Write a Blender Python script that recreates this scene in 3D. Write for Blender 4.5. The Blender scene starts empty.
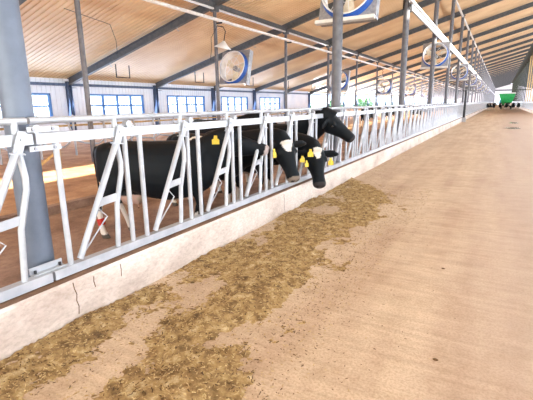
import bpy, bmesh, math, random
from mathutils import Vector, Matrix, noise
random.seed(7)
sc = bpy.context.scene
COL = sc.collection
V = Vector
PI = math.pi

# ------------------------------------------------------------------ helpers
def lin(c):
    return tuple((x/12.92 if x <= .04045 else ((x+.055)/1.055)**2.4) for x in [v/255 for v in c])

def mat(name, rgb, rough=.6, metal=0.0, var=0.0, scale=5.0, rgb2=None, bump=0.0, bscale=40.0, emit=None, stretch=(1,1,1), spec=.5):
    m = bpy.data.materials.new(name); m.use_nodes = True
    nt = m.node_tree; N = nt.nodes; L = nt.links
    b = N['Principled BSDF']
    b.inputs['Roughness'].default_value = rough
    b.inputs['Metallic'].default_value = metal
    b.inputs['Specular IOR Level'].default_value = spec
    c1 = lin(rgb)+(1,)
    c2 = (lin(rgb2)+(1,)) if rgb2 else tuple(v*(1-var) for v in c1[:3])+(1,)
    tc = N.new('ShaderNodeTexCoord'); mp = N.new('ShaderNodeMapping')
    mp.inputs['Scale'].default_value = stretch
    L.new(tc.outputs['Object'], mp.inputs['Vector'])
    nz = N.new('ShaderNodeTexNoise'); nz.inputs['Scale'].default_value = scale; nz.inputs['Detail'].default_value = 6
    L.new(mp.outputs['Vector'], nz.inputs['Vector'])
    rp = N.new('ShaderNodeValToRGB'); rp.color_ramp.elements[0].position = .35; rp.color_ramp.elements[1].position = .65
    rp.color_ramp.elements[0].color = c2; rp.color_ramp.elements[1].color = c1
    L.new(nz.outputs['Fac'], rp.inputs['Fac']); L.new(rp.outputs['Color'], b.inputs['Base Color'])
    if bump:
        n2 = N.new('ShaderNodeTexNoise'); n2.inputs['Scale'].default_value = bscale; n2.inputs['Detail'].default_value = 4
        L.new(mp.outputs['Vector'], n2.inputs['Vector'])
        bp = N.new('ShaderNodeBump'); bp.inputs['Strength'].default_value = bump; bp.inputs['Distance'].default_value = .02
        L.new(n2.outputs['Fac'], bp.inputs['Height']); L.new(bp.outputs['Normal'], b.inputs['Normal'])
    return m

class MB:
    def __init__(s): s.v = []; s.f = []; s.mi = []; s.sm = []
    def add(s, vs, fs, mi=0, smooth=False):
        o = len(s.v); s.v += [tuple(v) for v in vs]
        for f in fs: s.f.append(tuple(i+o for i in f)); s.mi.append(mi); s.sm.append(smooth)
        return s
    def box(s, a, b, mi=0):
        x0,y0,z0 = a; x1,y1,z1 = b
        if x0 > x1: x0, x1 = x1, x0
        if y0 > y1: y0, y1 = y1, y0
        if z0 > z1: z0, z1 = z1, z0
        vs = [(x0,y0,z0),(x1,y0,z0),(x1,y1,z0),(x0,y1,z0),(x0,y0,z1),(x1,y0,z1),(x1,y1,z1),(x0,y1,z1)]
        return s.add(vs, [(3,2,1,0),(4,5,6,7),(0,1,5,4),(1,2,6,5),(2,3,7,6),(3,0,4,7)], mi)
    def bar(s, p, q, w, h, up=(0,0,1), mi=0):
        p = V(p); q = V(q); d = (q-p).normalized(); u = V(up)
        if abs(d.dot(u)) > .98: u = V((1,0,0))
        r = d.cross(u).normalized(); u = r.cross(d).normalized()
        vs = [c + r*a*w/2 + u*b*h/2 for c in (p, q) for a, b in ((-1,-1),(1,-1),(1,1),(-1,1))]
        return s.add(vs, [(0,1,2,3),(7,6,5,4),(0,4,5,1),(1,5,6,2),(2,6,7,3),(3,7,4,0)], mi)
    def tube(s, pts, r, n=10, mi=0, closed=False):
        pts = [V(p) for p in pts]; rings = []
        rr = r if isinstance(r, (list, tuple)) else [r]*len(pts)
        m = len(pts); prev = None
        for i, p in enumerate(pts):
            a = pts[(i-1) % m] if (closed or i > 0) else p
            b = pts[(i+1) % m] if (closed or i < m-1) else p
            d = (b-a).normalized()
            if prev is None:
                u = V((0,0,1)) if abs(d.z) < .9 else V((1,0,0))
                u = (u - d*u.dot(d)).normalized()
            else:
                u = (prev - d*prev.dot(d)).normalized()
            prev = u; w = d.cross(u)
            rings.append([p + (u*math.cos(t)+w*math.sin(t))*rr[i] for t in [2*PI*k/n for k in range(n)]])
        vs = [v for ring in rings for v in ring]; fs = []
        for i in range(m if closed else m-1):
            j = (i+1) % m
            for k in range(n):
                fs.append((i*n+k, i*n+(k+1) % n, j*n+(k+1) % n, j*n+k))
        s.add(vs, fs, mi, True)
        if not closed:
            s.add(rings[0], [tuple(range(n))[::-1]], mi); s.add(rings[-1], [tuple(range(n))], mi)
        return s
    def loft(s, rings, mi=0, smooth=True):
        n = len(rings[0]); vs = [v for r in rings for v in r]; fs = []
        for i in range(len(rings)-1):
            for k in range(n):
                fs.append((i*n+k, i*n+(k+1) % n, (i+1)*n+(k+1) % n, (i+1)*n+k))
        fs.append(tuple(range(n))[::-1]); fs.append(tuple((len(rings)-1)*n+k for k in range(n)))
        return s.add(vs, fs, mi, smooth)
    def sphere(s, c, r, n=8, sc_=(1,1,1), mi=0):
        c = V(c); rings = []
        for i in range(1, n):
            t = PI*i/n
            rings.append([c+V((r*sc_[0]*math.sin(t)*math.cos(a), r*sc_[1]*math.sin(t)*math.sin(a), r*sc_[2]*math.cos(t))) for a in [2*PI*k/(2*n) for k in range(2*n)]])
        return s.loft(rings, mi)
    def build(s, name, mats, parent=None, loc=None):
        me = bpy.data.meshes.new(name); me.from_pydata(s.v, [], s.f)
        if not isinstance(mats, (list, tuple)): mats = [mats]
        for m in mats: me.materials.append(m)
        me.polygons.foreach_set('material_index', s.mi)
        me.polygons.foreach_set('use_smooth', s.sm)
        bm = bmesh.new(); bm.from_mesh(me); bmesh.ops.recalc_face_normals(bm, faces=bm.faces); bm.to_mesh(me); bm.free()
        o = bpy.data.objects.new(name, me); COL.objects.link(o)
        if parent is not None: o.parent = parent
        if loc is not None: o.location = loc
        return o

def ell(c, u, w, hu, hw, n=16, p=2.0):
    """superellipse ring round c, axes u (half hu) and w (half hw)"""
    out = []
    for k in range(n):
        t = 2*PI*k/n; a = math.cos(t); b = math.sin(t)
        a = math.copysign(abs(a)**(2/p), a); b = math.copysign(abs(b)**(2/p), b)
        out.append(V(c)+V(u)*hu*a+V(w)*hw*b)
    return out

def tag(o, label=None, cat=None, group=None, kind=None):
    if label: o['label'] = label
    if cat: o['category'] = cat
    if group: o['group'] = group
    if kind: o['kind'] = kind
    elif cat: o['kind'] = 'thing'
    return o
def empty(name, loc, rz=0):
    o = bpy.data.objects.new(name, None); COL.objects.link(o); o.location = loc; o.rotation_euler = (0,0,rz)
    o.empty_display_size = .2
    return o
def copy_tree(o, parent=None):
    c = o.copy(); COL.objects.link(c)
    for k in ('label', 'group'):
        if parent is None and k in c: del c[k]
    if parent is not None: c.parent = parent
    for ch in list(o.children): copy_tree(ch, c)
    return c
ORD = ['nearest','second','third','fourth','fifth','sixth','seventh','eighth','ninth','tenth','eleventh','twelfth']

# ------------------------------------------------------------------ measured layout
F_PX, YAW, PITCH, ROLL, CAMH = 408.481, .51221, .228807, -.014622, 1.57878
S = 6.5; Y0 = 1.709
XB, XC, XW = -2.95, -10.573, -20.393
XF = -2.75
XRIDGE = 3.7; SLOPE = .28
XRB, XRW = 4.05, 24.0
NB = 36; YEND = Y0+S*NB
ZLOW = -.12
def zr(x):                        # rafter centre line
    return 2.9+SLOPE*(x-XW) if x <= XRIDGE else 2.9+SLOPE*(XRIDGE-XW)-SLOPE*(x-XRIDGE)

# ------------------------------------------------------------------ materials
M = {}
M['galv'] = mat('galvanised_bright', (190,194,200), .42, .3, rgb2=(172,177,185), scale=9)
M['galv_dull'] = mat('galvanised_dull', (168,170,176), .45, .45, rgb2=(142,145,152), scale=18)
M['column'] = mat('column_grey', (112,122,138), .5, .2, rgb2=(96,106,122), scale=5)
M['post'] = mat('post_grey', (112,112,117), .5, .3, rgb2=(96,96,101), scale=9)
M['rafter'] = mat('rafter_green_grey', (98,101,106), .6, .1, rgb2=(80,85,91), scale=6)
M['wallcol'] = mat('wall_column_blue', (86,104,136), .55, .1, rgb2=(66,84,116), scale=6)
M['frame_blue'] = mat('window_frame_blue', (84,140,214), .5, rgb2=(70,124,198), scale=6)
M['white'] = mat('white_paint', (236,236,236), .5, rgb2=(220,222,226), scale=6)
M['pipe'] = mat('white_pipe', (232,232,230), .4, .1, rgb2=(214,216,216), scale=8)
M['yellow'] = mat('tag_yellow', (240,214,70), .5, rgb2=(226,190,40), scale=30)
M['dark'] = mat('dark_metal', (48,50,54), .55, .2, rgb2=(34,36,40), scale=10)
M['blue'] = mat('fan_blue', (40,96,190), .45, rgb2=(34,84,170), scale=10)
M['cream'] = mat('fan_cream', (232,220,196), .5, rgb2=(218,204,180), scale=10)
M['black'] = mat('rubber_black', (24,24,26), .7, rgb2=(16,16,18), scale=10)
M['green'] = mat('wagon_green', (40,160,84), .45, rgb2=(30,136,70), scale=4)
M['teal'] = mat('gate_teal', (70,150,160), .5, rgb2=(56,130,142), scale=6)
M['leaf'] = mat('leaf_green', (86,130,84), .8, rgb2=(52,92,56), scale=3)
M['bark'] = mat('bark', (96,80,64), .9, rgb2=(70,58,46), scale=8)
M['tan_wood_lit'] = mat('ochre_wood_and_lit_tone', (206,176,118), .6, rgb2=(170,138,84), scale=8)  # ochre of rail and brace; right columns use it as a lit tone
M['unlit_dark'] = mat('painted_unlit_dark', (58,62,50), .9, rgb2=(42,46,38), scale=3)  # darkness of the unlit right half put into the colour
M['gable'] = mat('gable_panel', (224,222,228), .7, rgb2=(208,206,214), scale=2)
M['horn'] = mat('hoof_horn', (110,100,86), .7, rgb2=(80,72,62), scale=12)
M['eye'] = mat('eye_dark', (14,12,12), .15, rgb2=(8,8,8), scale=5)
M['red'] = mat('leg_band_red', (206,54,40), .6, rgb2=(184,44,34), scale=10)

def nodes_mat(name):
    m = bpy.data.materials.new(name); m.use_nodes = True
    return m, m.node_tree.nodes, m.node_tree.links, m.node_tree.nodes['Principled BSDF']
def ramp(N, els):
    r = N.new('ShaderNodeValToRGB'); cr = r.color_ramp
    while len(cr.elements) < len(els): cr.elements.new(.5)
    for e, (p, c) in zip(cr.elements, els): e.position = p; e.color = (lin(c)+(1,)) if max(c) > 1 else (c[0],c[1],c[2],1)
    return r
def noise_n(N, L, vec, scale, detail=5, rough=.55):
    n = N.new('ShaderNodeTexNoise'); n.inputs['Scale'].default_value = scale; n.inputs['Detail'].default_value = detail
    n.inputs['Roughness'].default_value = rough; L.new(vec, n.inputs['Vector']); return n
def mapping(N, L, sc_=(1,1,1)):
    t = N.new('ShaderNodeTexCoord'); mp = N.new('ShaderNodeMapping'); mp.inputs['Scale'].default_value = sc_
    L.new(t.outputs['Object'], mp.inputs['Vector']); return mp.outputs['Vector']
def mix(N, L, fac, a, b, mode='MIX'):
    m = N.new('ShaderNodeMix'); m.data_type = 'RGBA'; m.blend_type = mode
    for sock, v in ((m.inputs[0], fac), (m.inputs[6], a), (m.inputs[7], b)):
        if isinstance(v, (int, float)): sock.default_value = v
        elif isinstance(v, tuple): sock.default_value = v
        else: L.new(v, sock)
    return m.outputs[2]

# feed alley concrete
def alley_material():
    m, N, L, b = nodes_mat('alley_concrete'); b.inputs['Roughness'].default_value = .62
    v1 = mapping(N, L); v2 = mapping(N, L, (2.2, .22, 1)); v3 = mapping(N, L, (.5, 9, 1))
    n1 = noise_n(N, L, v1, .9, 6); n2 = noise_n(N, L, v2, 1.1, 5); n3 = noise_n(N, L, v3, 2.0, 4); n4 = noise_n(N, L, v1, 60, 3, .7)
    r1 = ramp(N, [(.3, (192,164,136)), (.7, (220,198,170))]); L.new(n1.outputs['Fac'], r1.inputs['Fac'])
    r2 = ramp(N, [(.38, (178,148,124)), (.62, (216,194,168))]); L.new(n2.outputs['Fac'], r2.inputs['Fac'])
    c = mix(N, L, .5, r1.outputs['Color'], r2.outputs['Color'])
    r3 = ramp(N, [(.35, (.80,.78,.75)), (.6, (1.0,1.0,1.0))]); L.new(n3.outputs['Fac'], r3.inputs['Fac'])
    c = mix(N, L, .7, c, r3.outputs['Color'], 'MULTIPLY')
    r4 = ramp(N, [(.38, (.72,.68,.62)), (.56, (1,1,1))]); L.new(n4.outputs['Fac'], r4.inputs['Fac'])
    c = mix(N, L, .8, c, r4.outputs['Color'], 'MULTIPLY')
    n5 = noise_n(N, L, v1, 4.5, 6, .65); r5 = ramp(N, [(.36, (.82,.78,.72)), (.56, (1,1,1))]); L.new(n5.outputs['Fac'], r5.inputs['Fac'])
    c = mix(N, L, .7, c, r5.outputs['Color'], 'MULTIPLY')
    # browner trodden lane on the right
    sx = N.new('ShaderNodeSeparateXYZ'); L.new(v1, sx.inputs[0])
    ad = N.new('ShaderNodeMath'); ad.operation = 'MULTIPLY_ADD'; L.new(n1.outputs['Fac'], ad.inputs[0]); ad.inputs[1].default_value = 1.2; L.new(sx.outputs[0], ad.inputs[2])
    mr = N.new('ShaderNodeMapRange'); mr.inputs[1].default_value = .1; mr.inputs[2].default_value = 1.5; L.new(ad.outputs[0], mr.inputs[0])
    mm = N.new('ShaderNodeMath'); mm.operation = 'MULTIPLY'; mm.inputs[1].default_value = .8; L.new(mr.outputs[0], mm.inputs[0])
    c = mix(N, L, mm.outputs[0], c, lin((164,138,122))+(1,))
    L.new(c, b.inputs['Base Color'])
    bp = N.new('ShaderNodeBump'); bp.inputs['Strength'].default_value = .25; bp.inputs['Distance'].default_value = .01
    L.new(n4.outputs['Fac'], bp.inputs['Height']); L.new(bp.outputs['Normal'], b.inputs['Normal'])
    return m
M['alley'] = alley_material()

def soil_material(name, cols, scale=1.2, stretch=(1,1,1), fine=30):
    m, N, L, b = nodes_mat(name); b.inputs['Roughness'].default_value = .85
    v = mapping(N, L, stretch); n1 = noise_n(N, L, v, scale, 7, .6); n2 = noise_n(N, L, v, fine, 4, .7)
    r = ramp(N, [(.3+.4*i/(len(cols)-1), c) for i, c in enumerate(cols)]); L.new(n1.outputs['Fac'], r.inputs['Fac'])
    r2 = ramp(N, [(.35, (.72,.7,.66)), (.6, (1,1,1))]); L.new(n2.outputs['Fac'], r2.inputs['Fac'])
    L.new(mix(N, L, .7, r.outputs['Color'], r2.outputs['Color'], 'MULTIPLY'), b.inputs['Base Color'])
    bp = N.new('ShaderNodeBump'); bp.inputs['Strength'].default_value = .5; bp.inputs['Distance'].default_value = .03
    L.new(n2.outputs['Fac'], bp.inputs['Height']); L.new(bp.outputs['Normal'], b.inputs['Normal'])
    return m
M['manure'] = soil_material('trodden_floor', [(120,94,80), (154,124,106), (182,154,134)], 2.2, (1,.8,1))
M['bedding'] = soil_material('bedding_sand', [(152,110,74), (192,148,106), (214,178,138)], 1.6, (1,.8,1))
M['curb'] = soil_material('curb_concrete', [(190,172,160), (222,208,198), (234,224,216)], 2.2, (1,.5,1), 40)
M['rust_dirt'] = soil_material('curb_top_dirt', [(96,66,46), (128,94,68), (156,122,94)], 6, (1,.5,1), 50)
M['feed'] = soil_material('feed_ration', [(96,72,42), (146,116,72), (182,152,102), (220,200,160)], 11, (1,1,1), 90)
M['straw'] = mat('feed_straw', (216,192,140), .8, rgb2=(158,124,74), scale=40)
M['feed_dark'] = mat('feed_dark_bits', (112,82,48), .9, rgb2=(74,54,34), scale=40)
M['plinth'] = soil_material('plinth_wall', [(168,168,172), (190,190,194)], 2, (1,1,1), 20)
M['outside'] = soil_material('yard_ground', [(150,160,130), (186,190,170)], .5)

# ribbed ceiling sheets
def ceil_material():
    m, N, L, b = nodes_mat('ribbed_roof_sheet'); b.inputs['Roughness'].default_value = .45
    v = mapping(N, L, (.15, .4, 1)); n = noise_n(N, L, v, 1.5, 4)
    r = ramp(N, [(.35, (216,184,144)), (.65, (232,205,168))]); L.new(n.outputs['Fac'], r.inputs['Fac'])
    L.new(r.outputs['Color'], b.inputs['Base Color'])
    return m
M['ceiling'] = ceil_material()
def wall_material():
    m, N, L, b = nodes_mat('ribbed_wall_sheet'); b.inputs['Roughness'].default_value = .5
    v = mapping(N, L); n = noise_n(N, L, v, .8, 3)
    r = ramp(N, [(.35, (222,232,250)), (.65, (236,242,254))]); L.new(n.outputs['Fac'], r.inputs['Fac'])
    L.new(r.outputs['Color'], b.inputs['Base Color']); return m
M['wall'] = wall_material()
def glass_material():
    m = bpy.data.materials.new('window_glass'); m.use_nodes = True; N = m.node_tree.nodes; L = m.node_tree.links; N.clear()
    o = N.new('ShaderNodeOutputMaterial'); t = N.new('ShaderNodeBsdfTransparent'); g = N.new('ShaderNodeBsdfGlossy'); mx = N.new('ShaderNodeMixShader')
    t.inputs[0].default_value = (.95,.97,1,1); g.inputs['Roughness'].default_value = .05; mx.inputs[0].default_value = .06
    L.new(t.outputs[0], mx.inputs[1]); L.new(g.outputs[0], mx.inputs[2]); L.new(mx.outputs[0], o.inputs[0]); return m
M['glass'] = glass_material()
def coat_material():
    m, N, L, b = nodes_mat('cow_coat'); b.inputs['Roughness'].default_value = .55; b.inputs['Specular IOR Level'].default_value = .18
    a = N.new('ShaderNodeAttribute'); a.attribute_name = 'coat'; L.new(a.outputs['Color'], b.inputs['Base Color'])
    v = mapping(N, L); n = noise_n(N, L, v, 90, 3, .6)
    bp = N.new('ShaderNodeBump'); bp.inputs['Strength'].default_value = .25; bp.inputs['Distance'].default_value = .006
    L.new(n.outputs['Fac'], bp.inputs['Height']); L.new(bp.outputs['Normal'], b.inputs['Normal'])
    return m
M['coat'] = coat_material()

# ------------------------------------------------------------------ setting: ground
YA, YZ = -9.0, YEND
def struct(mb, name, m, label=None):
    o = mb.build(name, m); o['kind'] = 'structure'
    if label: o['label'] = label
    return o
struct(MB().box((-2.86, YA, -.5), (3.95, YZ, 0)), 'floor', M['alley'], 'tan concrete feed alley between the two rows of barriers')
struct(MB().box((-6.2, YA, -.5), (-2.861, YZ, ZLOW)), 'floor_walkway', M['manure'], 'brown trodden cow walkway behind the feed barrier')
struct(MB().box((XW-.1, YA, -.5), (-6.201, YZ, -.02)), 'floor_bedding', M['bedding'], 'orange brown bedding ground under the stalls')
struct(MB().box((3.951, YA, -.5), (XRW, YZ, -.03)), 'floor_right', M['manure'], 'brown floor of the right hand half of the barn')
struct(MB().box((-90, -60, -.7), (110, 330, -.51)), 'ground', M['outside'], 'pale green yard ground outside the barn')
# kerbs (concrete feed walls)
KERB = None
def curb(x0, x1, h, name, label):
    mb = MB()
    c = .02
    y = [YA+ (YZ-YA)*i/40 for i in range(41)]
    prof = [(x0,-.2),(x0,h-c),(x0+c,h),(x1-c,h),(x1,h-c),(x1,-.2)]
    rings = [[V((px,yy,pz)) for px,pz in prof] for yy in y]
    mb.loft(rings, 0, False)
    o = struct(mb, name, [M['curb'], M['rust_dirt']], label)
    me = o.data; global KERB; KERB = KERB or o
    for p in me.polygons:
        if p.normal.z > .9: p.material_index = 1
curb(-2.86, -2.63, .335, 'trim_1', 'pale concrete kerb with a dirty brown top under the long left barrier')
curb(3.72, 3.95, .335, 'trim_2', 'low whitish concrete kerb along the right side of the alley')

# cracks in the near part of the kerb front
def crack(pts, name, label):
    mb = MB()
    for a, b in zip(pts[:-1], pts[1:]):
        mb.bar((-2.6292, a[0], a[1]), (-2.6292, b[0], b[1]), .0016, .007, up=(0,1,0))
    mb.build(name, M['feed_dark'], KERB)['label'] = label
crack([(1.74,.32),(1.745,.27),(1.76,.22),(1.752,.17),(1.765,.12),(1.757,.06)], 'concrete_crack', 'dark jagged crack down the concrete kerb just right of the nearest round column')
crack([(1.92,.30),(1.915,.26),(1.925,.21)], 'concrete_crack', 'faint short crack on the kerb, second from the nearest round column')
crack([(2.18,.31),(2.185,.26),(2.18,.20)], 'concrete_crack', 'short vertical crack on the kerb, third from the nearest round column')
crack([(5.2,.31),(5.21,.2),(5.2,.06)], 'concrete_crack', 'thin vertical crack on the kerb below the lowered cow heads')

# ------------------------------------------------------------------ ceiling, ridge, walls, gable
def roof(xa, xb, name, m, label, rib=True):
    mb = MB(); off = .26; vs = []; fs = []
    step = .25; y = YA; ys = []
    while y < YZ+.01:
        if y < 75:
            ys += [(y,0),(y+.15,0),(y+.17,.035),(y+.23,.035)]; y += step
        else:
            ys += [(y,0),(y+.6,0),(y+.7,.05),(y+.9,.05)]; y += 1.0
    xs = [xa, xb]
    for (yy, dz) in ys:
        for x in xs: vs.append((x, yy, zr(x)+off+dz))
    for i in range(len(ys)-1): fs.append((2*i, 2*i+1, 2*i+3, 2*i+2))
    n = len(vs)
    # upper skin, so that the roof has thickness
    y0, y1 = YA, ys[-1][0]
    for yy in (y0, y1):
        for x in xs: vs.append((x, yy, zr(x)+off+.15))
    fs.append((n, n+1, n+3, n+2))
    mb.add(vs, fs)
    return struct(mb, name, m, label)
roof(XW-.5, XRIDGE-.5, 'ceiling', M['ceiling'], 'cream ribbed roof sheets rising from the window wall')
roof(XRIDGE+.95, XRW+.5, 'ceiling_right', M['unlit_dark'], 'roof slope painted shade-dark on the far side of the ridge gap')  # dark colour stands in for shade under this slope

mb = MB(); yc = 62
for (xa, xb) in ((XRIDGE-.6, XRIDGE), (XRIDGE, XRIDGE+1.05)):
    vs = [(x, y, z+.35+dz) for dz in (0,.04) for (x, y, z) in ((xa,yc,zr(xa)),(xb,yc,zr(xb)),(xb,YZ,zr(xb)),(xa,YZ,zr(xa)))]
    mb.add(vs, [(3,2,1,0),(4,5,6,7),(0,1,5,4),(1,2,6,5),(2,3,7,6),(3,0,4,7)])
struct(mb, 'ceiling_ridge_cap', M['unlit_dark'], 'added dark ridge cap over the far part of the barn')  # cap added so the bright streak of the ridge gap stops here
# left wall, with a window in every bay up to bay 6, open bays after bay 7
KW = 7
wa = MB(); pl = MB()
def ribbed_wall(mb, ya, yb, za, zb, x=XW-.12):
    if yb-ya < .02 or zb-za < .02: return
    mb.box((x-.08, ya, za), (x, yb, zb))
    y = ya+.08
    while y < yb-.05:
        mb.box((x, y, za), (x+.025, y+.05, zb)); y += .25
wins = []
ZS, ZT = .95, 2.33
for k in range(-2, KW):
    ya, yb = Y0+S*k, Y0+S*(k+1)
    if k == KW-1:
        ribbed_wall(wa, ya, yb, .3, 3.1); continue
    w0, w1 = ya+1.2, ya+5.45
    ribbed_wall(wa, ya, w0, .3, 3.1); ribbed_wall(wa, w1, yb, .3, 3.1)
    ribbed_wall(wa, w0, w1, .3, ZS); ribbed_wall(wa, w0, w1, ZT, 3.1)
    wins.append((w0, w1))
struct(wa, 'wall_left', M['wall'], 'pale blue white ribbed sheet wall with blue framed windows')
struct(MB().box((XW-.36, YA, -.4), (XW-.11, Y0+S*KW, .3)), 'baseboard_left', M['plinth'])
struct(MB().box((XW-.36, Y0+S*KW, -.4), (XW-.11, YZ, .95)), 'wall_plinth', M['plinth'], 'low grey wall under the open bays past the last window')
struct(MB().box((XW-.2, YA, 2.72), (XW+.02, YZ, 2.86)), 'trim_3', M['wallcol'])
for i, (w0, w1) in enumerate(wins):
    mb = MB(); x0, x1 = XW-.2, XW-.06; t = .1
    mb.box((x0,w0,ZS),(x1,w0+t,ZT)); mb.box((x0,w1-t,ZS),(x1,w1,ZT)); mb.box((x0,w0,ZS),(x1,w1,ZS+t)); mb.box((x0,w0,ZT-t),(x1,w1,ZT))
    for j in (1,2,3):
        y = w0+(w1-w0)*j/4; mb.box((x0+.02,y-.05,ZS),(x1-.01,y+.05,ZT))
    mb.box((x0+.03,w0,1.63),(x1-.02,w1,1.72))
    o = struct(mb, 'window_%d' % (i+1), M['frame_blue'])
    g = MB().box((XW-.15,w0+.05,ZS+.05),(XW-.14,w1-.05,ZT-.05)).build('window_glass', M['glass'], o)
# right wall, rear wall, gables
rw = MB(); rw.box((XRW, YA, -.4), (XRW+.1, YZ, .6)); rw.box((XRW, YA, 2.6), (XRW+.1, YZ, 4.0))
struct(rw, 'wall_right', M['unlit_dark'])  # wall coloured dark to stand in for the unlit half
def gable(y, name, doorw, doorh, m):
    mb = MB(); n = 40
    xs = [XW-.2 + (XRW-XW+.4)*i/n for i in range(n+1)]
    xs = sorted(xs+[XRIDGE, .5-doorw/2, .5+doorw/2])
    for a, b in zip(xs[:-1], xs[1:]):
        if b-a < 1e-4: continue
        mid = (a+b)/2; zlo = doorh if abs(mid-.5) < doorw/2 else -.4
        vs = [(a,y,zlo),(b,y,zlo),(b,y,zr(b)+.25),(a,y,zr(a)+.25)]
        vs += [(v[0], y+.15, v[2]) for v in vs]
        mb.add(vs, [(0,1,2,3),(7,6,5,4),(0,4,5,1),(1,5,6,2),(2,6,7,3),(3,7,4,0)])
    return struct(mb, name, m)
gable(YEND, 'wall_far', 6.0, 4.2, M['gable'])
gable(YA-.15, 'wall_behind', 20.0, 5.0, M['gable'])
struct(MB().box((-9, YEND-.2, 6.6), (12, YEND-.05, 7.2)), 'trim_4', M['rafter'], 'dark horizontal beam across the far gable')

# ------------------------------------------------------------------ frames: rafters, columns
def rafter_mesh():
    t = MB(); xa, xb = XW+.1, XRIDGE-.5
    for (d0, d1, w) in ((-.17,-.14,.18), (.14,.17,.18), (-.14,.14,.035)):
        for (a, b) in ((xa, -12.0), (-12.0, -4.0), (-4.0, xb)):
            vs = []
            for x in (a, b):
                for (sx, d) in ((-1,d0),(1,d0),(1,d1),(-1,d1)): vs.append((x, sx*w/2, zr(x)+d))
            t.add(vs, [(0,1,2,3),(7,6,5,4),(0,4,5,1),(1,5,6,2),(2,6,7,3),(3,7,4,0)])
    return t
def clip_mesh(x):
    t = MB(); z = zr(x)-.17
    t.tube([(x,0,z),(x,0,z-.1),(x+.06,0,z-.16),(x+.12,0,z-.12)], .014, 6)
    return t
r0 = empty('roof_rafter', (0,0,0))
rafter_mesh().build('beam', M['rafter'], r0)
for x in (-17.0, -12.6, -7.0): clip_mesh(x).build('hook', M['galv'], r0)
rafters = []
for k in range(-1, NB):
    r = r0 if k == -1 else copy_tree(r0)
    r.location = (0, Y0+S*k, 0); rafters.append((k, r))
for k, r in rafters:
    g = 'sloping roof rafters'
    if k < 0: l = 'dark roof rafter over the camera, before the nearest columns'
    elif 2 <= k <= 9:
        l = 'dark roof rafter landing on the %s visible blue wall column from the left' % ['first','second','third','fourth','fifth','sixth','seventh','eighth'][k-2]
    elif k < 2: l = 'dark rafter crossing above the %s round column of the feed barrier' % ORD[k]
    else: l = 'thin dark rafter in the distant rows beyond the last windowed wall'
    tag(r, l, 'rafter', g, kind='structure')
# right hand half: plain rafters
rr0 = MB()
for (a, b) in ((XRB+.2, XRW-.1),):
    vs = []
    for x in (a, b):
        for (sx, d) in ((-1,-.2),(1,-.2),(1,.2),(-1,.2)): vs.append((x, sx*.08, zr(x)+d))
    rr0.add(vs, [(0,1,2,3),(7,6,5,4),(0,4,5,1),(1,5,6,2),(2,6,7,3),(3,7,4,0)])
ro = rr0.build('right_rafter', M['rafter'])
for k in range(6, NB):
    o = ro if k == 6 else ro.copy()
    if k > 6: COL.objects.link(o)
    o.location = (0, Y0+S*k, 0); tag(o, 'dark rafter of the far right roof slope past the ridge', 'rafter', 'right slope rafters', kind='structure')

# round columns in the feed barrier line
def bcol(k):
    e = empty('barrier_column', (XB, Y0+S*k, ZLOW))
    zt = zr(XB)-.2-ZLOW
    mb = MB(); mb.tube([(0,0,0),(0,0,zt)], .1, 20); mb.build('shaft', M['column'] if k == 0 else M['post'], e)
    MB().box((-.16,-.16,zt-.02),(.16,.16,zt)).build('cap_plate', M['dark'], e)
    return e
b0 = bcol(0); b1 = bcol(1); bs = [b0, b1]
for k in range(2, NB):
    c = copy_tree(b1); c.location = (XB, Y0+S*k, ZLOW); bs.append(c)
for k, c in enumerate(bs):
    if k == 0: l = 'thick blue grey round column at the left edge of the photo, standing behind the barrier'
    elif k == 1: l = 'grey round column behind the raised cow head, large fan at its top'
    elif k < 8: l = 'grey round column, %s along the feed barrier counting away from the camera' % ORD[k]
    else: l = 'thin distant round column in the crowded far part of the feed barrier line'
    tag(c, l, 'column', 'round columns along the feed barrier')
# posts in the middle row
def cpost():
    e = empty('stall_post', (0,0,0)); zt = zr(XC)-.2+.02
    MB().tube([(0,0,-.02),(0,0,zt)], .075, 14).build('shaft', M['post'], e)
    MB().box((-.13,-.13,zt-.16),(.13,.13,zt)).build('head_plate', M['rafter'], e)
    MB().bar((0,0,4.86),(.34,0,4.86), .05, .06).build('pipe_bracket', M['dark'], e)
    return e
cp0 = cpost()
for k in range(0, 30):
    c = cp0 if k == 0 else copy_tree(cp0)
    c.location = (XC, Y0+S*(k+1), 0)
    if k < 7: l = 'slender grey post in the middle of the stalls, %s from the left in the photo' % ['first','second','third','fourth','fifth','sixth','seventh'][k]
    else: l = 'slender distant post of the stall row, far along the barn'
    tag(c, l, 'post', 'slender posts in the stall row')
# wall columns
wc = MB().box((-.1,-.11,-.1),(.14,-.09,2.95)); wc.box((-.1,.09,-.1),(.14,.11,2.95)); wc.box((.0,-.09,-.1),(.03,.09,2.95))
wc.box((-.1,-.12,2.6),(.5,.12,2.62))
wo = wc.build('wall_column', M['wallcol'])
for k in range(1, NB):
    o = wo if k == 1 else wo.copy()
    if k > 1: COL.objects.link(o)
    o.location = (XW, Y0+S*k, 0)
    if k == 1: l = 'blue grey steel column hidden at the far left of the window wall'
    elif k < 8: l = 'blue grey steel column on the window wall, %s from the left' % ['first','second','third','fourth','fifth','sixth'][k-2]
    else: l = 'dark steel column between the open bays past the windowed wall'
    tag(o, l, 'column', 'columns along the window wall')
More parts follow.
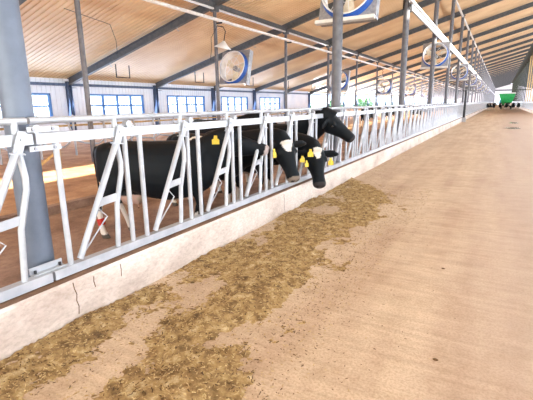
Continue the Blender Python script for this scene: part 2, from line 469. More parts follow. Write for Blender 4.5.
# right hand posts: near ones coloured as lit, far ones darkened as shade
rp = MB(); rp.tube([(0,0,-.03),(0,0,zr(XRB)+.1)], .08, 12)
rp = rp.build('right_column', M['tan_wood_lit']); rq = MB().tube([(0,0,-.03),(0,0,zr(XRB)+.1)], .08, 12).build('right_column', M['unlit_dark'])
for k in range(8, NB):
    src = rp if k < 15 else rq
    o = src if k in (8, 15) else src.copy()
    if k not in (8, 15): COL.objects.link(o)
    o.location = (XRB, Y0+S*k, 0)
    if k < 15: tag(o, 'ochre column painted as lit in the dark row at the right edge of the photo', 'column', 'ochre columns on the right')
    else: tag(o, 'column painted dark as shade in the merged far part of the right hand row', 'column', 'dark far columns on the right')

# long purlin beams and pipes
def run(name, parts, label, cat):
    e = empty(name, parts[0][1][:1]+(YA,)+parts[0][1][2:])
    for (pn, a, w, h, m) in parts:
        b = (a[0], YZ-.5, a[2])
        mb = MB()
        if h is None: mb.tube([a, b], w, 12)
        else: mb.bar(a, b, w, h)
        o = mb.build(pn, m, e); o.location = -V(e.location)
    tag(e, label, cat)
ztc = zr(XC)-.1
run('tie_beam', [('web', (XC, YA, ztc), .16, .2, M['rafter']), ('flange', (XC+.03, YA, ztc-.14), .09, .06, M['pipe'])], 'long grey green tie beam with a white lower edge along the stall post tops', 'beam')
run('water_pipe', [('pipe', (XC+.24, YA, 4.955), .065, None, M['pipe'])], 'long white round pipe crossing the stall posts below the roof', 'pipe')
run('water_pipe', [('pipe', (XB+.18, Y0+S, 4.72), .05, None, M['pipe']), ('tray', (XB+.14, Y0+13, 4.58), .06, .2, M['galv_dull'])], 'white pipe with a grey channel along the round columns of the barrier', 'pipe')
run('tie_beam', [('beam', (XB, YA, zr(XB)-.28), .09, .12, M['pipe'])], 'pale tie beam joining the round column tops near the roof', 'beam')

# ------------------------------------------------------------------ headlock panels
PL = 6.5; UP = PL/8
ZB, ZF, ZU = .381, 1.376, 1.496
def bent_pts(y):
    return [(XF-.02,y+.10,ZU),(XF-.02,y+.095,1.36),(XF,y+.11,1.12),(XF,y+.105,1.04),(XF,y+.03,.78),(XF,y,.41)]
def panel(full=True):
    e = empty('headlock_panel', (0,0,0))
    ys = [.62+UP*k for k in range(8)]
    tr = MB().box((XF-.035,.01,ZF-.037),(XF+.03,PL-.01,ZF+.037))
    br = MB().box((XF-.035,.01,.346),(XF+.035,PL-.01,.416))
    ur = MB().tube([(XF-.03,.01,ZU),(XF-.03,PL-.01,ZU)], .024, 8)
    straights = [.165]
    for k, y in enumerate(ys):
        if k < 7: straights += [y+.17, y+.34]
    if not full:
        mb = MB()
        for t in (tr, br, ur): mb.add(t.v, t.f)
        for y in straights: mb.box((XF-.02,y-.02,.41),(XF+.02,y+.02,1.35))
        for y in ys:
            mb.tube(bent_pts(y), .021, 5); mb.bar((XF+.01,y-.38,.44),(XF+.02,y+.09,1.42), .05, .05, up=(1,0,0)); mb.box((XF-.01,y-.16,.81),(XF+.015,y+.03,.86))
        o = mb.build('headlock_panel', M['galv']); bpy.data.objects.remove(e); return o
    tr.build('top_rail', M['galv'], e); br.build('bottom_rail', M['galv'], e); ur.build('upper_tube', M['galv'], e)
    for y in straights: MB().tube([(XF,y,.41),(XF,y,1.345)], .022, 10).build('upright', M['galv'], e)
    for y in ys:
        MB().tube(bent_pts(y), .022, 10).build('bent_bar', M['galv'], e)
        a = V((XF+.012,y-.38,.435)); b = V((XF+.03,y+.075,1.33))
        d = MB().tube([a, b], .025, 12).build('locking_bar', M['galv'], e)
        MB().bar((XF+.012,y-.165,.83),(XF+.0,y+.045,.845), .012, .062, up=(0,0,1)).build('cross_plate', M['galv'], d)
        MB().tube([(XF+.012,y-.18,.80),(XF+.012,y-.09,.705),(XF+.012,y-.335,.475),(XF+.012,y-.36,.50)], .0065, 6).build('wire_loop', M['galv'], d)
        pb = MB().bar((XF+.045,y+.055,1.29),(XF+.05,y+.105,1.43), .008, .065, up=(0,1,0)); pb.bar((XF+.02,y+.02,1.295),(XF+.055,y+.1,1.285), .07, .008, up=(0,0,1))
        pb.tube([(XF+.05,y+.09,1.38),(XF+.062,y+.09,1.38)], .01, 8)
        pb.build('pivot_bracket', M['galv'], d)
        lt = MB().tube([(XF-.03,y+.22,1.44),(XF+.02,y+.22,1.44)], .03, 10); lt.bar((XF-.01,y+.1,1.425),(XF-.01,y+.3,1.43), .012, .012)
        lt.build('latch_roller', M['galv'], d)
    return e
Ystart = 1.66
p0 = panel(True); near = [p0]
for k in range(1, 6): near.append(copy_tree(p0))
p0.location = (0, Ystart-PL, 0)
for k in range(1, 6): near[k].location = (0, Ystart+PL*(k-1), 0)
names = ['reaching out of the frame at the bottom left', 'in front of the cow seen from the side', 'behind the raised cow head and beyond it', 'third from the one in front of the side-on cow', 'fourth from the one before the side-on cow', 'last one before the short dark post on the alley']
for k, o in enumerate(near): tag(o, 'galvanised headlock barrier panel ' + names[k], 'barrier', 'headlock panels of the left barrier')
far0 = panel(False)
for k in range(6, 34):
    o = far0 if k == 6 else far0.copy()
    if k > 6: COL.objects.link(o)
    o.location = (0, Ystart+PL*(k-1), 0); tag(o, 'small distant headlock panel of the left barrier past the short dark post', 'barrier', 'distant headlock panels on the left')
for k in range(8, 34):
    o = far0.copy(); COL.objects.link(o); o.location = (3.72+.12-XF, Ystart+PL*(k-1), 0)
    tag(o, 'small distant headlock panel above the right kerb', 'barrier', 'distant headlock panels on the right')
# clamps fixing the panels to the nearest column
def clamp(name, z, label, drop=False):
    e = empty(name, (XF, Y0, z))
    MB().box((.036,-.1,-.018),(.044,.13,.018)).build('plate', M['galv'], e)
    for y in (-.06, .08): MB().tube([(.044,y,0),(.056,y,0)], .012, 8).build('bolt_head', M['galv_dull'], e)
    tag(e, label, 'bracket', 'column clamps')
clamp('column_clamp', 1.312, 'slotted steel plate bolted under the top rail at the nearest column')
clamp('column_clamp', 1.44, 'slotted steel plate bolted above the top rail at the nearest column')
e = empty('rail_bracket', (XF, 1.655, .42))
MB().box((-.05,-.12,-.002),(.0,.13,.006)).box((-.055,-.12,.0),(-.045,.13,.05)).build('angle_plate', M['galv'], e)
MB().tube([(-.03,-.09,.0),(-.03,-.09,.03)], .01, 8).tube([(-.03,.1,.0),(-.03,.1,.03)], .01, 8).build('bolt', M['dark'], e)
tag(e, 'angled steel bracket on the bottom rail at the foot of the nearest column', 'bracket')
# short dark post on the alley
e = empty('short_post', (-2.5, 37.2, 0))
MB().tube([(0,0,0),(0,0,2.5)], .09, 14).build('shaft', M['dark'], e)
MB().box((-.16,-.16,0),(.16,.16,.35)).build('base_block', M['plinth'], e)
MB().bar((0,0,2.45),(-.9,-.3,2.45), .06, .06).build('arm', M['dark'], e)
tag(e, 'short dark post standing on the alley against the kerb', 'post')

# ------------------------------------------------------------------ vents / hanging brackets, cables
def hanger(x, y, l):
    e = empty('hanging_bracket', (x, y, zr(x)+.1))
    mb = MB(); mb.bar((0,-.45,0),(0,-.45,-.65), .04, .04); mb.bar((0,.45,0),(0,.45,-.65), .04, .04); mb.bar((0,-.47,-.65),(0,.47,-.65), .04, .04)
    mb.build('bracket_frame', M['dark'], e)
    tag(e, l, 'bracket', 'U shaped brackets under the roof')
for k in range(1, 9):
    hanger(-17.7, Y0+S*(k+1)+1.4, 'dark U shaped bracket hanging under the roof, %s bay from the left' % ORD[k-1].replace('nearest','first'))
mb = MB(); mb.tube([(-13.6,10.0,zr(-13.6)+.15),(-14.0,12.3,zr(-14)+.12),(-15.2,13.6,zr(-15.2)+.1),(-16.3,14.6,zr(-16.3)+.0)], .012, 5)
tag(mb.build('cable', M['dark']), 'thin dark cable hanging under the ribbed roof near the first rafter', 'cable')

# ------------------------------------------------------------------ fans
def fan():
    e = empty('ventilation_fan', (0,0,0)); R = .55; D = .26; H = .585; n = 48
    def sq(t):
        c, s_ = math.cos(t), math.sin(t); k = H/max(abs(c), abs(s_)); return (c*k, s_*k)
    def surf(name, rings, m, smooth=False):
        vs = [v for r in rings for v in r]; fs = []
        for i in range(len(rings)-1):
            for k in range(n): fs.append((i*n+k, i*n+(k+1) % n, (i+1)*n+(k+1) % n, (i+1)*n+k))
        return MB().add(vs, fs, 0, smooth).build(name, m, e)
    rd = lambda r, y: [V((r*math.cos(2*PI*k/n), y, r*math.sin(2*PI*k/n))) for k in range(n)]
    sr = lambda y: [V((sq(2*PI*k/n)[0], y, sq(2*PI*k/n)[1])) for k in range(n)]
    D = .2; surf('housing', [rd(R,0), sr(0), sr(D), rd(R,D), rd(R,0)], M['galv_dull'])
    surf('blue_shroud', [rd(R+.02,-.002), rd(R-.025,-.14), rd(R-.04,-.14), rd(R-.02,-.002)], M['blue'], True)
    surf('inner_liner', [rd(R-.02,D), rd(R-.022,0), rd(R-.043,-.135), rd(R-.052,-.135), rd(R-.03,0), rd(R-.03,D)], M['white'], True)
    g = MB()
    for r in (.52, .3, .12):
        g.tube([(r*math.cos(2*PI*k/32), -.15, r*math.sin(2*PI*k/32)) for k in range(32)], .016 if r > .5 else .005, 6, closed=True)
    for k in range(8):
        t = 2*PI*k/8+.2; g.tube([(.12*math.cos(t),-.15,.12*math.sin(t)),(.5*math.cos(t),-.15,.5*math.sin(t))], .006, 5)
    g.build('wire_guard', M['white'], e)
    for k in range(3):
        t = 2*PI*k/3+.5; bl = MB(); u = V((math.cos(t),0,math.sin(t))); w = V((-math.sin(t),0,math.cos(t)))
        pts = []
        for (r, hw, tw) in ((.09,.04,.07),(.25,.09,.05),(.48,.11,.03)):
            for s_ in (-1,1): pts.append(u*r+w*hw*s_+V((0,.12+s_*tw,0)))
        pts2 = [q+V((0,.012,0)) for q in pts]
        bl.add(pts+pts2, [(0,1,3,2),(2,3,5,4),(6,8,9,7),(8,10,11,9),(0,6,7,1),(4,5,11,10),(0,2,8,6),(2,4,10,8),(1,7,9,3),(3,9,11,5)])
        bl.build('blade', M['cream'], e)
    MB().tube([(0,.04,0),(0,.24,0)], .09, 14).build('motor', M['galv_dull'], e)
    MB().bar((-.6,-.1,-.625),(.6,-.1,-.625), .1, .07).build('mount_bar', M['pipe'], e)
    return e
f0 = fan(); fans = []
spots = [(-2.84, 1, 3.76, 0, .42)] + [(-2.9, k, 3.74, 0, .42) for k in (3,5,7,9,11,13,15)] + [(-9.95, 2, 3.12, -.05, .5)] + [(-9.95, k, 3.12, -.05, .5) for k in (4,6,8,10)]
for i, (x, k, z, rz, dy) in enumerate(spots):
    f = f0 if i == 0 else copy_tree(f0)
    f.location = (x, Y0+S*k+dy-.12, z); f.rotation_euler = (math.radians(-14), 0, rz); f.scale = (1.22,)*3 if x < -5 else (1,)*3
    if i == 0: l = 'large square fan with blue ring at the top centre of the photo'
    elif i < 4: l = 'square fan on the round column row, %s counting from the large one at top centre' % ORD[i]
    elif i < 8: l = 'tiny distant fan in the crowded far part of the round column row'
    elif i == 8: l = 'fan with blue ring on the stall post under the white bell lamp'
    else: l = 'fan on the stall post row, %s counting from the one beside the bell lamp' % ORD[i-8]
    tag(f, l, 'fan', 'ventilation fans')
# bell lamps
def lamp():
    e = empty('bell_lamp', (0,0,0)); mb = MB(); n = 20; prof = [(.03,.2),(.06,.16),(.1,.12),(.17,.06),(.25,.0),(.24,.0),(.15,.055),(.09,.1),(.03,.14)]
    vs = [(r*math.cos(2*PI*k/n), r*math.sin(2*PI*k/n), z) for r, z in prof for k in range(n)]; fs = []
    for i in range(len(prof)-1):
        for k in range(n): fs.append((i*n+k, i*n+(k+1) % n, (i+1)*n+(k+1) % n, (i+1)*n+k))
    mb.add(vs, fs, 0, True).build('shade', M['white'], e)
    MB().sphere((0,0,.05), .06, 6).build('bulb', M['white'], e)
    MB().tube([(0,0,.18),(0,0,.45),(-.1,0,.55),(-.3,0,.55)], .014, 6).build('arm', M['dark'], e)
    MB().tube([(-.3,0,.55),(-.45,.0,.2),(-.38,0,-.1),(-.36,0,-.4)], .008, 5).build('cord', M['dark'], e)
    return e
l0 = lamp()
for i, k in enumerate((2,6,10)):
    l = l0 if i == 0 else copy_tree(l0); l.location = (XC+.42, Y0+S*k-.12, 3.86); l.rotation_euler = (0,.25,0); l.scale = (1.45,)*3
    tag(l, ['white bell lamp on an arm beside the blue ringed fan on the stall post', 'small white bell lamp on the farther stall post', 'tiny white bell lamp far along the stall post row'][i], 'lamp', 'bell lamps')
# ring of coiled cable on the third barrier column
mb = MB(); mb.tube([(XB+.12*math.cos(t), Y0+13+.12*math.sin(t), 4.75+.25*math.sin(3*t)) for t in [2*PI*i/24 for i in range(24)]], .015, 5, closed=True)
tag(mb.build('cable_coil', M['black']), 'coil of black cable wrapped round the third round column near the white pipe', 'cable')

# ------------------------------------------------------------------ free stalls
def divider():
    e = empty('stall_divider', (0,0,0))
    MB().tube([(0,0,1.2),(1.2,0,1.2),(1.5,0,1.12),(1.6,0,.9),(1.45,0,.55),(1.2,0,.42),(.5,0,.42),(0,0,.5)], .03, 8).build('loop', M['galv'], e)
    MB().tube([(0,0,-.05),(0,0,1.35)], .035, 8).build('upright', M['galv'], e)
    return e
d0 = divider(); i = 0
for y in [6.6+1.25*j for j in range(30)]:
    d = d0 if i == 0 else copy_tree(d0); d.location = (-12.6, y, 0)
    tag(d, ('pale pipe stall divider, the nearest one, seen beyond the left column' if i == 0 else 'pale looped pipe divider between the cubicles behind the barrier'), 'stall divider', 'stall dividers'); i += 1
for (x, z, r, m, l) in ((-12.6,1.25,.035,'galv','pale neck rail running along the stall dividers'), (-13.6,.95,.035,'tan_wood_lit','ochre brisket rail low behind the stall dividers'), (-18.6,1.1,.03,'galv','pale rail in front of the window wall')):
    tag(MB().tube([(x,4,z),(x,46,z)], r, 8).build('neck_rail', M[m]), l, 'rail')
e = empty('sloping_brace', (-10.5,6.3,0))
MB().bar((0,0,.0),(0,.75,.46), .05, .06).build('bar', M['tan_wood_lit'], e); MB().tube([(0,.75,-.02),(0,.75,.5)], .03, 8).build('stake', M['tan_wood_lit'], e)
tag(e, 'yellowish sloping brace bar beyond the nearest round column', 'brace')
struct(MB().box((-6.35, YA, -.3), (-6.2, 60, .02)), 'trim_5', M['manure'])

# ------------------------------------------------------------------ feed on the alley
def nz(x, y, s, z=0.0): return noise.fractal(V((x*s, y*s, z)), 1.0, 2.0, 5)
EDGE = [(-1,-.9),(1.3,-1.12),(1.9,-1.2),(2.4,-1.28),(2.9,-1.33),(3.5,-1.42),(4.2,-1.48),(5.0,-1.42),(5.8,-1.32),(6.5,-1.42),(7.1,-1.6),(7.7,-1.95),(8.3,-2.4),(9.5,-2.6),(12,-2.9)]
def edge(y):
    for (a, xa), (b, xb) in zip(EDGE[:-1], EDGE[1:]):
        if a <= y <= b: return xa+(xb-xa)*(y-a)/(b-a)
    return -2.9
def feed_h(x, y):
    ex = edge(y)+.14*nz(x, y, 2.2, 3.3)+.08*nz(x, y, 9, 1.3)
    d = ex-x
    if d < -.25: return -.03
    n = nz(x*1.0, y*.8, 2.1, 7.1)
    h = -.012 + .022*min(1, max(d,-.1)/.3) + 0.042*n
    h += .012*nz(x, y, 12, 2.0) + .010*nz(x, y, 38, 5.0)
    h += .018*math.exp(-((d-.38)/.25)**2)
    if y < 2.2: h -= .02*math.exp(-((x+1.85)/.25)**2)*min(1, 2.2-y)   # swept patch near the camera
    return h
mb = MB(); st = .018; nx = int(1.75/st); ny = int(9.2/st); idx = {}; vs = []; fs = []
for j in range(ny+1):
    y = -.8+j*st
    for i in range(nx+1):
        x = -2.628+i*st; vs.append((x, y, max(feed_h(x, y), -.004)))
for j in range(ny):
    for i in range(nx):
        q = [j*(nx+1)+i, j*(nx+1)+i+1, (j+1)*(nx+1)+i+1, (j+1)*(nx+1)+i]
        if max(vs[t][2] for t in q) > .0: fs.append(tuple(q))
used = sorted({t for f in fs for t in f}); rm = {t: n for n, t in enumerate(used)}
mb.add([vs[t] for t in used], [tuple(rm[t] for t in f) for f in fs], 0, True)
tag(mb.build('feed_ration', M['feed']), 'brown yellow chopped feed spread on the alley along the kerb', 'feed', kind='stuff')
mb = MB()
def shard(x, y, z, l, w, mi):
    a = random.uniform(0, PI*2); t = random.uniform(-.35,.35)
    d = V((math.cos(a),math.sin(a),t)).normalized()*l/2; s_ = V((-math.sin(a),math.cos(a),0))*w/2; c = V((x,y,z)); u = V((0,0,w*.5))
    mb.add([c-d-s_, c-d+s_, c+d+s_, c+d-s_, c-d+u, c+d+u], [(0,1,2,3),(0,3,5,4),(1,4,5,2),(0,4,1),(3,2,5)], mi)
cnt = 0
while cnt < 20000:
    y = random.uniform(-.5, 8); x = random.uniform(-2.62, -.9)
    h = feed_h(x, y)
    if h > -.003:
        shard(x, y, h+.004, random.uniform(.008,.028), random.uniform(.003,.008), random.choice((0,0,1))); cnt += 1
    elif random.random() < .22:
        shard(x, y, .003, random.uniform(.006,.022), random.uniform(.003,.006), random.choice((0,1))); cnt += 1
for _ in range(2600):
    y = random.uniform(.5, 14); x = min(2.5, edge(min(y,11))+abs(random.gauss(0,.35)))
    shard(x, y, .003, random.uniform(.005,.018), random.uniform(.003,.006), random.choice((0,1,1)))
tag(mb.build('feed_straw', [M['straw'], M['feed_dark']]), 'loose straw and chopped stalks scattered over the feed', 'straw', kind='stuff')
for (x, y, l) in ((-.33,4.07,'small dark crumb on the bare concrete, the farther of two'), (-.20,2.49,'small dark crumb on the bare concrete, the nearer of two')):
    tag(MB().sphere((x,y,.006), .012, 5, (1.5,1,.5)).build('dirt_clod', M['feed_dark']), l, 'crumb')

# ------------------------------------------------------------------ cattle
BLK = (.0035,.006,.009); WHT = (.78,.74,.68); PNK = (.30,.22,.19); DRT = (.42,.33,.25)
def cow_mesh(name, Sc, poll, nose, up, hind=(0,0), fore=(0,0), voxel=.022, patches=(), neckdrop=0, HW=1.12, blaze=True, muzzle=(.035,.03,.03), tailx=0):
    """local frame: x forward from the rump, z up, ground z=0; poll / nose / up in local metres"""
    mb = MB()
    Z = V((0,0,1)); Yv = V((0,1,0)); X = V((1,0,0))
    body = [(-.03,1.13,.10,.12),(.02,1.11,.19,.21),(.12,1.08,.25,.27),(.3,1.05,.28,.33),(.5,.99,.30,.37),(.75,.95,.345,.41),(1.0,.935,.36,.425),(1.2,.95,.335,.41),(1.38,.98,.28,.385),(1.52,1.0,.22,.33),(1.63,1.02,.14,.24),(1.7,1.03,.07,.12)]
    mb.loft([ell(V((x,0,z))*Sc, Yv, Z, hw*Sc, hh*Sc, 22, 2.35) for x,z,hw,hh in body])
    # hip bones and shoulders
    for s_ in (-1,1):
        mb.sphere(V((.33,.19*s_,1.27))*Sc, .09*Sc, 8, (1.5,.8,.6)); mb.sphere(V((1.36,.17*s_,1.0))*Sc, .2*Sc, 8, (.7,.6,1.4)); mb.sphere(V((.22,.14*s_,.95))*Sc, .24*Sc, 8, (1,.55,1.2))
    # neck
    pol = V(poll); nos = V(nose); hd = (nos-pol).normalized(); L = (nos-pol).length; up = V(up); up = (up-hd*up.dot(hd)).normalized(); sd = up.cross(hd).normalized()
    a = V((1.36,0,1.06))*Sc; b = V((1.62,0,1.06+.02))*Sc; c = pol - up*.10*Sc - hd*.14*Sc; d = pol - up*.11*Sc + hd*.06*Sc
    rings = []
    for i in range(9):
        t = i/8; q = a*(1-t)**3+b*3*t*(1-t)**2+c*3*t*t*(1-t)+d*t**3
        tg = ((b-a)*3*(1-t)**2+(c-b)*6*t*(1-t)+(d-c)*3*t*t).normalized()
        sv = (Yv*(1-t)+sd*t*(1 if sd.dot(Yv) > 0 else -1)); sv = (sv-tg*sv.dot(tg)).normalized(); uu = sv.cross(tg).normalized()
        hw = (.20*(1-t)+.125*t)*Sc; hh = (.36*(1-t)**1.3+.20*(1-(1-t)**1.3))*Sc
        rings.append(ell(q-uu*0, sv, uu, hw, hh, 18, 2.2))
    mb.loft(rings)
    # head
    hs = [(-.1,.05,.055,.08),(-.02,.095,.10,.10),(.1,.115,.125,.12),(.25,.122,.135,.13),(.38,.105,.125,.12),(.52,.085,.105,.105),(.68,.072,.088,.092),(.82,.074,.078,.083),(.93,.08,.072,.078),(1.0,.07,.06,.072),(1.04,.04,.035,.07)]
    q = L/.52*HW
    mb.loft([ell(pol+hd*s_*L-up*off*q, sd, up, hw*q, hh*q, 18, 2.3) for s_,hw,hh,off in hs])
    mb.sphere(pol-up*.03*q, .055*q, 6)
    # brow ridges
    for s_ in (-1,1): mb.sphere(pol+hd*.26*L+sd*.1*s_*q-up*.06*q, .035*q, 6)
    # ears: flat, leaving the sides of the poll
    ears = []
    for s_ in (-1,1):
        e0 = pol+hd*.06*L+sd*.07*s_*q-up*.08*q; e1 = e0+sd*.235*s_*q-hd*.0*q-up*.05*q; m_ = (e0+e1)/2
        ax = (e1-e0).normalized(); n_ = (up*.5+hd*.8).normalized(); n_ = (n_-ax*n_.dot(ax)).normalized(); w_ = ax.cross(n_)
        mb.loft([ell(e0+(e1-e0)*t, w_, n_, r*q, .017*q, 12) for t, r in ((-.1,.03),(.15,.04),(.45,.062),(.7,.055),(.9,.032),(1,.012))])
        ears.append(m_+ax*.03)
    # legs
    def leg(pts): 
        rings = []
        for i, (x,y,z,rx,ry) in enumerate(pts): rings.append(ell(V((x,y,z))*Sc, X, Yv, rx*Sc, ry*Sc, 14, 2.2))
        mb.loft(rings)
    for i, s_ in enumerate((-1,1)):
        f = fore[i]; y = .15*s_
        leg([(1.36,y,.95,.14,.09),(1.38,y*1.05,.74,.1,.075),(1.38+f*.3,y,.58,.065,.055),(1.40+f*.5,y,.42,.05,.048),(1.38+f*.7,y,.32,.036,.034),(1.37+f*.9,y,.16,.033,.032),(1.385+f,y,.10,.042,.04),(1.40+f,y,.05,.05,.045),(1.42+f,y,0,.065,.055)])
        h = hind[i]; y = .17*s_
        leg([(.26,y*.9,1.0,.2,.1),(.28,y,.82,.17,.1),(.22+h*.2,y,.68,.12,.08),(.10+h*.4,y,.55,.07,.055),(.03+h*.6,y,.47,.055,.045),(.06+h*.75,y,.36,.042,.038),(.09+h*.9,y,.2,.036,.034),(.11+h,y,.11,.045,.042),(.13+h,y,.05,.052,.048),(.15+h,y,0,.065,.055)])
    # udder and tail
    mb.sphere(V((.42,0,.60))*Sc, .17*Sc, 8, (1.2,.85,.9))
    for ux, uy in ((.36,.07),(.36,-.07),(.52,.07),(.52,-.07)): mb.tube([V((ux,uy,.5))*Sc, V((ux,uy,.40))*Sc], .018*Sc, 8)
    tl = [V((x,y,z))*Sc for x,y,z in ((.02,0,1.27),(-.04,0,1.27),(-.075,0,1.18),(-.07,.01,.9),(-.06,.02,.65),(-.05,.02,.5),(-.05,.02,.36))]
    mb.tube(tl, [r*Sc for r in (.04,.035,.028,.022,.022,.04,.015)], 8)
    o = mb.build(name, M['coat'])
    md = o.modifiers.new('r', 'REMESH'); md.mode = 'VOXEL'; md.voxel_size = voxel; md.use_smooth_shade = True
    ms = o.modifiers.new('s', 'SMOOTH'); ms.factor = .5; ms.iterations = 4
    dg = bpy.context.evaluated_depsgraph_get(); me = bpy.data.meshes.new_from_object(o.evaluated_get(dg)); o.modifiers.clear(); o.data = me
    me.materials.clear(); me.materials.append(M['coat'])
    at = me.color_attributes.new('coat', 'FLOAT_COLOR', 'POINT')
    cols = []
    for v in me.vertices:
        p = v.co; c = BLK; pl_ = p/Sc
        n = noise.noise(p*5)*.06+noise.noise(p*17)*.02
        for (px,py,pz,rx,ry,rz,cc) in patches:
            if ((pl_.x-px)/rx)**2+((pl_.y-py)/ry)**2+((pl_.z-pz)/rz)**2 < 1+n*6: c = cc
        hl = p-pol; s_ = hl.dot(hd)/L; lat = abs(hl.dot(sd))/q; fr = hl.dot(up)/q
        if s_ > -.1 and (hl - hd*hl.dot(hd)).length < .25*q:
            if blaze and fr > -.09 and abs(s_-blaze[0]) < blaze[1]:
                if lat < blaze[2]*(1-.65*max(0,(s_-blaze[0]+blaze[1])/(2*blaze[1]))) + n*.15: c = WHT
            if s_ > .93+n*.4 and fr < .0: c = muzzle
            if s_ > .97 and .02 < lat < .05 and -.075 < fr < -.035: c = (.01,.008,.008)
        if pl_.z < .055: c = (.10,.085,.07)
        cols += [c[0],c[1],c[2],1]
    at.data.foreach_set('color', cols)
    for pgn in me.polygons: pgn.use_smooth = True
    return o, dict(pol=pol, hd=hd, up=up, sd=sd, L=L, q=q, ears=ears)

class Frame:
    def __init__(s, ox, oy, ang): s.o = V((ox,oy,ZLOW)); s.a = ang; s.R = Matrix.Rotation(-ang,3,'Z')
    def p(s, w): return s.R @ (V(w)-s.o)
    def d(s, w): return s.R @ V(w)
def near_cow(name, label, ox, oy, ang, Sc, poll, nose, up, tags=(), **kw):
    fr = Frame(ox, oy, ang)
    o, h = cow_mesh(name, Sc, fr.p(poll), fr.p(nose), fr.d(up), **kw)
    o.location = fr.o; o.rotation_euler = (0,0,ang)
    tag(o, label, 'cow', 'black and white dairy cows at the barrier')
    for s_ in (-1,1):
        MB().sphere(h['pol']+h['hd']*.27*h['L']+h['sd']*.118*s_*h['q']-h['up']*.085*h['q'], .02*h['q'], 6).build('eye', M['eye'], o)
    for (w, nrm, sz) in tags:
        c = fr.p(w); n = fr.d(nrm).normalized(); z = V((0,0,1)); z = (z-n*z.dot(n)).normalized(); x = z.cross(n)
        pr = [(-.2,.55),(.2,.55),(.25,.2),(.5,.05),(.5,-.5),(-.5,-.5),(-.5,.05),(-.25,.2)]
        vs = [c+(x*a*sz[0]+z*b*sz[1])+n*t for t in (-.003,.003) for a, b in pr]; k = len(pr)
        mb = MB().add(vs, [tuple(range(k))[::-1], tuple(range(k,2*k))]+[(i,(i+1) % k,k+(i+1) % k,k+i) for i in range(k)])
        mb.tube([c+z*.4*sz[1]-n*.01, c+z*.4*sz[1]+n*.012], .011, 8)
        t_ = mb.build('ear_tag', M['yellow'], o); t_['label'] = 'yellow plastic ear tag'
    return o, fr, h
dirA = math.radians(29.0)
cA, fA, hA = near_cow('cow', 'side-on black cow nearest the camera, white lower legs, snout poking through the bars', -4.53, 3.60, dirA, .93,
    (-3.02,4.50,1.22), (-2.61,4.74,1.06), (.10,-.15,1), tags=[((-2.98,4.06,1.17), (.45,-.85,.1), (.09,.10))],
    hind=(-.10,.17), fore=(.05,-.1), voxel=.02, blaze=None, muzzle=(.42,.36,.35),
    patches=[(.1,0,.18,.4,.4,.26,WHT),(1.40,0,.12,.2,.3,.2,WHT),(.42,0,.52,.27,.2,.13,(.5,.33,.27)),(.9,0,.55,.5,.17,.08,DRT),(.02,-.2,.72,.08,.2,.1,WHT)])
# red band on the hind leg
lp = V((.09+.27*.0,-.17,.27))*.90
hb = MB().tube([V((.005,-.17,.20))*.93, V((-.012,-.17,.29))*.93], .048, 14).build('leg_band', M['red'], cA); hb['label'] = 'red leg band'
near_cow('cow', 'black cow with lowered head, white star and pale muzzle, left of the lowest head', -4.95, 5.45, 0.0, .92,
    (-2.62,5.25,1.09), (-2.38,5.10,.575), (.74,-.64,.5), tags=[((-2.69,5.03,.915), (.95,-.2,.1), (.07,.12)), ((-2.44,5.42,.80), (.3,-.9,.1), (.07,.09))],
    blaze=(.18,.13,.075), muzzle=(.20,.16,.13), voxel=.02, hind=(0,.1),
    patches=[(.1,0,.2,.4,.4,.3,WHT),(1.40,0,.15,.2,.3,.26,WHT),(.5,-.1,.6,.4,.4,.2,DRT),(.8,-.3,1.25,.2,.2,.14,WHT)])
near_cow('cow', 'black cow with head hanging lowest over the kerb, white star, tags on both ears', -4.85, 6.35, -.03, .92,
    (-2.50,6.11,.90), (-2.30,5.83,.375), (.6,-.78,.5), tags=[((-2.43,5.70,.86), (.5,-.85,.1), (.085,.11)), ((-2.45,5.60,.71), (.8,-.5,.1), (.06,.09)), ((-2.29,6.20,.675), (.4,-.9,.1), (.085,.11))],
    blaze=(.17,.13,.06), voxel=.02, hind=(.1,0),
    patches=[(.1,0,.2,.4,.4,.3,WHT),(1.40,0,.15,.2,.3,.26,WHT),(.6,0,.55,.5,.4,.15,DRT)])
near_cow('cow', 'black cow standing side-on behind the lowered heads, mostly hidden by other cows', -7.5, 9.0, .1, .98,
    (-5.25,9.3,1.32), (-4.8,9.4,1.05), (.5,0,.9), blaze=None, voxel=.03, patches=[(.1,0,.2,.4,.4,.3,WHT),(1.40,0,.15,.2,.3,.26,WHT)])
near_cow('cow', 'black cow holding its head raised over the barrier in front of the round column', -4.85, 7.35, -.06, .98,
    (-2.60,7.05,1.42), (-2.20,7.21,1.01), (.62,-.15,.75), tags=[],
    blaze=None, voxel=.02, hind=(0,.05),
    patches=[(.1,0,.2,.4,.4,.3,WHT),(1.40,0,.15,.2,.3,.26,WHT),(1.5,-.2,.7,.2,.2,.13,WHT)])
